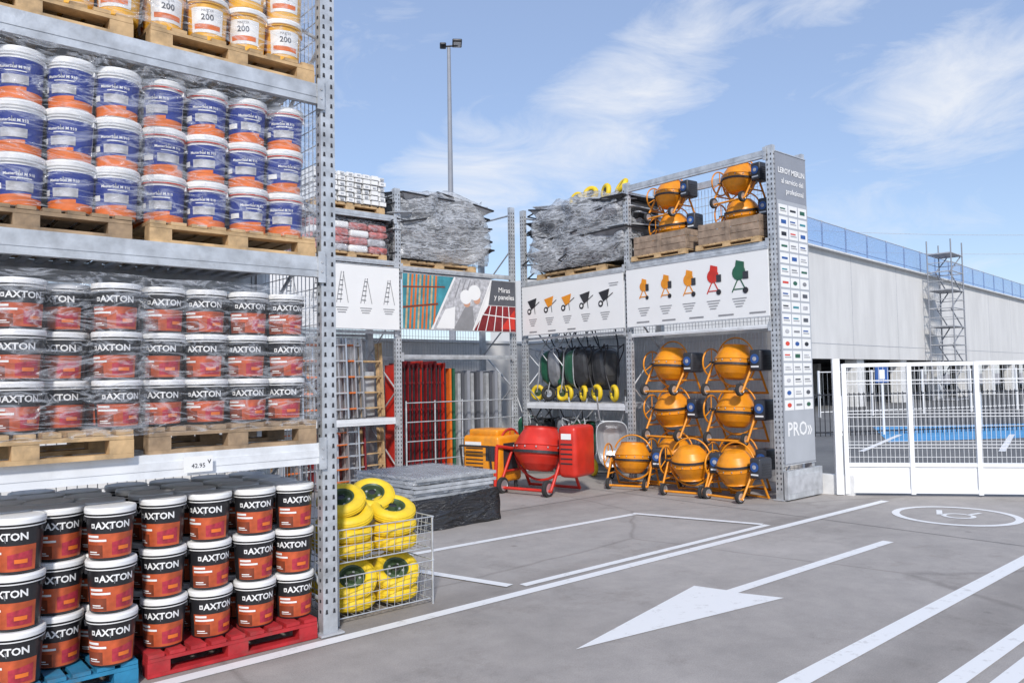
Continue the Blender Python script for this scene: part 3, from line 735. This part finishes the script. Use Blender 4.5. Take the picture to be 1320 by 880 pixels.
# ---------------------------------------------------------------- gate
e=empty('white_metal_gate',(0,0,0)); gm=MB(); ang=math.atan2(u.y,u.x); GT=Matrix.Translation(G0)@Matrix.Rotation(ang,4,'Z')
ps=[0.0,.80,1.60,2.40,3.20,4.0,4.8,5.6]
for i,k in enumerate(ps): gm.box((k,0,.87),(.055,.055,1.70),'gatew',GT)
gm.box((-.09,.03,.90),(.09,.09,1.78),'gatew',GT)
for z in (.06,.40,1.70): gm.box((2.8,.004,z),(5.6,.045,.05),'gatew',GT)
for i in range(len(ps)-1):
    gm.box((ps[i]+.4,0.006,.23),(.745,.012,.295),'gatew',GT)
x=.05
while x<5.6:
    gm.box((x,0,1.05),(.004,.004,1.27),'gatew',GT); x+=.055
z=.5
while z<1.66:
    gm.box((2.8,.006,z),(5.55,.005,.005),'gatew',GT); z+=.20
for z in (.62,1.02,1.45):
    gm.box((2.8,-.012,z),(5.55,.010,.008),'gatew',GT); gm.box((2.8,-.012,z+.04),(5.55,.010,.008),'gatew',GT)
put('gate_frame',gm,parent=e)
kb=MB(); kb.box((0,0,.13),(.10,.9,.26),'column'); put('concrete_kerb_block',kb,(10.0,5.45,0),R(12))
rl=MB()
for i in range(60): rl.seg((i*.14,0,0),(i*.14,0,1.1),.012,'gear',5)
for z in (.1,1.05): rl.seg((0,0,z),(8.3,0,z),.018,'gear',6)
put('metal_railing',rl,(17.2,11.2,0),R(-30))
rl=MB()
for i in range(8): rl.box((i*2.4,0,.85),(.06,.06,1.7),'gatew')
for z in (.2,1.65): rl.box((8.4,0.0,z),(16.8,.02,.03),'gatew')
for i in range(84): rl.box((i*.2,.012,.9),(.006,.006,1.5),'galv')
put('wire_fence',rl,(27.0,14.6,0),R(-22))
w=MB(); w.box((5.2,12.2,1.15),(12.6,.2,2.3),'conc'); w.box((5.2,12.2,2.33),(12.64,.28,.05),'column'); put('perimeter_wall',w)
w=MB(); w.box((10.75,9.05,1.15),(.2,6.0,2.3),'conc'); w.box((10.75,9.05,2.33),(.28,6.04,.05),'column'); put('perimeter_wall',w)
# ---------------------------------------------------------------- building
bx=Vector((38.8,3.6,0)).normalized(); be=empty('concrete_building',(29.6,16.9,0),math.atan2(bx.y,bx.x))
B=MB(); Lb=75; D=18
B.box((Lb/2,.15,4.62),(Lb,.3,4.76),'conc'); put('upper_wall',B,parent=be)
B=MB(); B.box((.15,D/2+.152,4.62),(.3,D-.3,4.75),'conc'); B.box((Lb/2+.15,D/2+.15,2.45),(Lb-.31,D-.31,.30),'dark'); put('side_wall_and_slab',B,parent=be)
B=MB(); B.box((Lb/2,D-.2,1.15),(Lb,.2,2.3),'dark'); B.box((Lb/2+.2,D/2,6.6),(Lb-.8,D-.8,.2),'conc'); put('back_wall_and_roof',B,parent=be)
B=MB()
for i in range(13):
    B.box((1.2+i*6.0,.45,1.12),(.9,.55,2.24),'column')
    B.box((1.2+i*6.0,7.5,1.12),(.5,.5,2.24),'column')
put('columns',B,parent=be)
B=MB()
for i in range(1,13): B.box((i*6.0,-.002,4.62),(.035,.006,4.74),'galvd')
B.box((Lb/2,-.02,7.02),(Lb+.1,.42,.06),'column'); B.box((Lb/2,-.003,2.9),(Lb,.008,.03),'galvd')
put('joints_and_coping',B,parent=be)
e=empty('roof_safety_net',(29.6,16.9,0),math.atan2(bx.y,bx.x)); n=MB()
n.add([(1.2,.35,7.1),(Lb,.35,7.1),(Lb,.35,8.4),(1.2,.35,8.4)],[(0,1,2,3)],'net'); put('net',n,parent=e)
n=MB()
for i in range(28): n.seg((1.2+i*2.7,.42,7.06),(1.2+i*2.7,.42,8.5),.035,'galvd',6)
for z in (7.45,8.45): n.seg((1.2,.42,z),(Lb,.42,z),.022,'galvd',6)
put('posts',n,parent=e)
s=MB()
for lv in range(9):
    z=lv*1.0
    for (a,b_) in (((0,0),(2.1,0)),((0,1.2),(2.1,1.2)),((0,0),(0,1.2)),((2.1,0),(2.1,1.2))):
        s.seg((a[0],a[1],z+.05),(b_[0],b_[1],z+.05),.03,'galvd',6)
        if lv<8: s.seg((a[0],a[1],z+.55),(b_[0],b_[1],z+.55),.02,'galvd',5)
    if lv<8:
        if lv%2: s.seg((0,.1,z),(2.1,.1,z+1),.035,'grey',5); s.seg((0,.8,z),(2.1,.8,z+1),.035,'grey',5)
        else: s.seg((2.1,.1,z),(0,.1,z+1),.035,'grey',5); s.seg((2.1,.8,z),(0,.8,z+1),.035,'grey',5)
    if lv%2==0: s.box((1.05,.6,z+.08),(2.0,1.1,.04),'grey')
for x in (0,2.1):
    for y in (0,1.2): s.seg((x,y,0),(x,y,8.8),.035,'grey',6)
put('scaffold_tower',s,(45.6,16.8,0),math.atan2(bx.y,bx.x))
s=MB(); s.seg((0,0,0),(0,0,1.75),.03,'gatew'); s.box((-.02,-.04,1.55),(.34,.03,.42),'lblue'); s.box((-.02,-.057,1.55),(.14,.004,.24),'whitep'); put('parking_sign',s,(20.4,9.3,0),R(-40))
for i in range(4):
    s=MB(); s.lathe([(.09,0),(.09,1.0),(.07,1.06),(0,1.08)],'gatew',14); put('bollard',s,(19.5+i*1.8,10.0-i*1.0,0))
# ---------------------------------------------------------------- street lamp
s=MB(); s.lathe([(.22,0),(.22,.03),(.12,.05),(.115,1.2),(.055,11.95),(0,11.97)],'grey',16)
s.tube([(-.20,0,11.98),(.28,0,12.03)],.03,'gear'); 
s.rbox((.26,-.05,12.08),(.30,.50,.09),'gear',.03); s.box((.26,-.05,12.03),(.22,.4,.01),'whitep')
s.rbox((-.18,.04,12.03),(.20,.36,.08),'gear',.03)
put('street_lamp',s,(14.15,19.5,0),R(-35))
s=MB()
for zz in (17.2,15.2):
    pts=[]
    for i in range(21):
        f=i/20; pts.append(Vector((60+60*f,50-40*f,zz-4*f*(1-f)*1.5)))
    s.tube(pts,.025,'galvd',4)
s.seg((60,50,0),(60,50,17.6),.2,'galv'); s.seg((120,10,0),(120,10,17.6),.2,'galv')
put('power_line',s)
# ---------------------------------------------------------------- camera
cd=bpy.data.cameras.new('camera'); cam=bpy.data.objects.new('camera',cd); COL.objects.link(cam); scene.camera=cam
cd.sensor_width=36; cd.lens=36*1010/1320; cd.clip_end=2000; cd.clip_start=.05
F0=Vector((.6468,.7627,0)).normalized(); R0=Vector((F0.y,-F0.x,0)); Up=Vector((0,0,1))
p=math.atan(48/1010); F=F0*math.cos(p)+Up*math.sin(p); U0=Up*math.cos(p)-F0*math.sin(p)
th=.017; Rr=R0*math.cos(th)-U0*math.sin(th); Uu=U0*math.cos(th)+R0*math.sin(th)
mw=Matrix((Rr,Uu,-F)).transposed().to_4x4(); mw.translation=Vector((0,0,1.6)); cam.matrix_world=mw
# ---------------------------------------------------------------- light
S=Vector((-.60,-.80,0)).normalized(); el=R(37); S=S*math.cos(el)+Up*math.sin(el)
ld=bpy.data.lights.new('sun','SUN'); ld.energy=3.4; ld.angle=R(5); ld.color=(1,.95,.89)
lo=bpy.data.objects.new('sun',ld); COL.objects.link(lo); lo.rotation_euler=(-S).to_track_quat('-Z','Y').to_euler(); lo.location=(0,0,20)
wd=bpy.data.worlds.new('World'); scene.world=wd; wd.use_nodes=True; nt=wd.node_tree; N=nt.nodes; L=nt.links
bg=N['Background']; bg.inputs['Strength'].default_value=.15
sky=N.new('ShaderNodeTexSky'); sky.sky_type='NISHITA'; sky.sun_disc=False; sky.sun_elevation=el; sky.sun_rotation=math.atan2(S.x,S.y)
sky.air_density=1.0; sky.dust_density=.6; sky.ozone_density=2.0
tc=N.new('ShaderNodeTexCoord')
def math_(op,a,b=None,c=None):
    n=N.new('ShaderNodeMath'); n.operation=op
    for i,x in enumerate((a,b,c)):
        if x is None: continue
        if isinstance(x,(int,float)): n.inputs[i].default_value=x
        else: L.new(x,n.inputs[i])
    return n.outputs[0]
def dot(v):
    n=N.new('ShaderNodeVectorMath'); n.operation='DOT_PRODUCT'; L.new(tc.outputs['Generated'],n.inputs[0]); n.inputs[1].default_value=v; return n.outputs['Value']
def wdir(x,y): return (F0+R0*((x-660)/1010)+Up*((488-y)/1010)).normalized()
def cloud(c,e_,wid,amp):
    c=Vector(c); e_=Vector(e_); mid=(c+e_).normalized(); a=(e_-c); ln=a.length/2; a=(a-mid*a.dot(mid)).normalized(); b=mid.cross(a)
    x=math_('DIVIDE',dot(a),ln*1.2); y=math_('DIVIDE',dot(b),wid)
    q=math_('ADD',math_('MULTIPLY',x,x),math_('MULTIPLY',y,y)); f=math_('MULTIPLY',math_('SUBTRACT',1.0,q),amp)
    fr=math_('GREATER_THAN',dot(mid),0.2)
    n=N.new('ShaderNodeMath'); n.operation='MULTIPLY'; n.use_clamp=True; L.new(f,n.inputs[0]); L.new(fr,n.inputs[1]); return n.outputs[0]
cl=[cloud(wdir(620,270),wdir(980,0),.085,.82),cloud(wdir(480,240),wdir(790,225),.09,.75),cloud(wdir(1110,175),wdir(1420,60),.085,.90),cloud(wdir(1000,15),wdir(1200,-20),.03,.5),cloud(wdir(950,290),wdir(1400,310),.07,.45),
    cloud(wdir(200,-300),wdir(700,-500),.2,.6),cloud(wdir(-600,200),wdir(-900,-100),.2,.6)]
tot=cl[0]
for c in cl[1:]: tot=math_('MAXIMUM',tot,c)
mp=N.new('ShaderNodeMapping'); mp.inputs['Rotation'].default_value=(.4,-.5,.9); mp.inputs['Scale'].default_value=(1,1,2.6); L.new(tc.outputs['Generated'],mp.inputs['Vector'])
nz=N.new('ShaderNodeTexNoise'); nz.inputs['Scale'].default_value=6.5; nz.inputs['Detail'].default_value=13; nz.inputs['Roughness'].default_value=.64; nz.inputs['Distortion'].default_value=.8; L.new(mp.outputs[0],nz.inputs['Vector'])
m2=math_('MULTIPLY_ADD',tot,.48,nz.outputs['Fac'])
rp=N.new('ShaderNodeValToRGB'); rp.color_ramp.elements[0].position=.59; rp.color_ramp.elements[1].position=1.05; L.new(m2,rp.inputs['Fac'])
fac=math_('MULTIPLY',rp.outputs['Color'],.85)
hz=N.new('ShaderNodeMixRGB'); hz.inputs['Fac'].default_value=.40; hz.inputs['Color2'].default_value=(3.4,4.3,6.6,1); L.new(sky.outputs[0],hz.inputs['Color1'])
mx=N.new('ShaderNodeMixRGB'); mx.inputs['Color2'].default_value=(5.8,6.0,6.4,1); L.new(fac,mx.inputs['Fac']); L.new(hz.outputs[0],mx.inputs['Color1'])
L.new(mx.outputs[0],bg.inputs['Color'])
scene.view_settings.view_transform='Standard'; scene.view_settings.look='None'; scene.view_settings.exposure=0
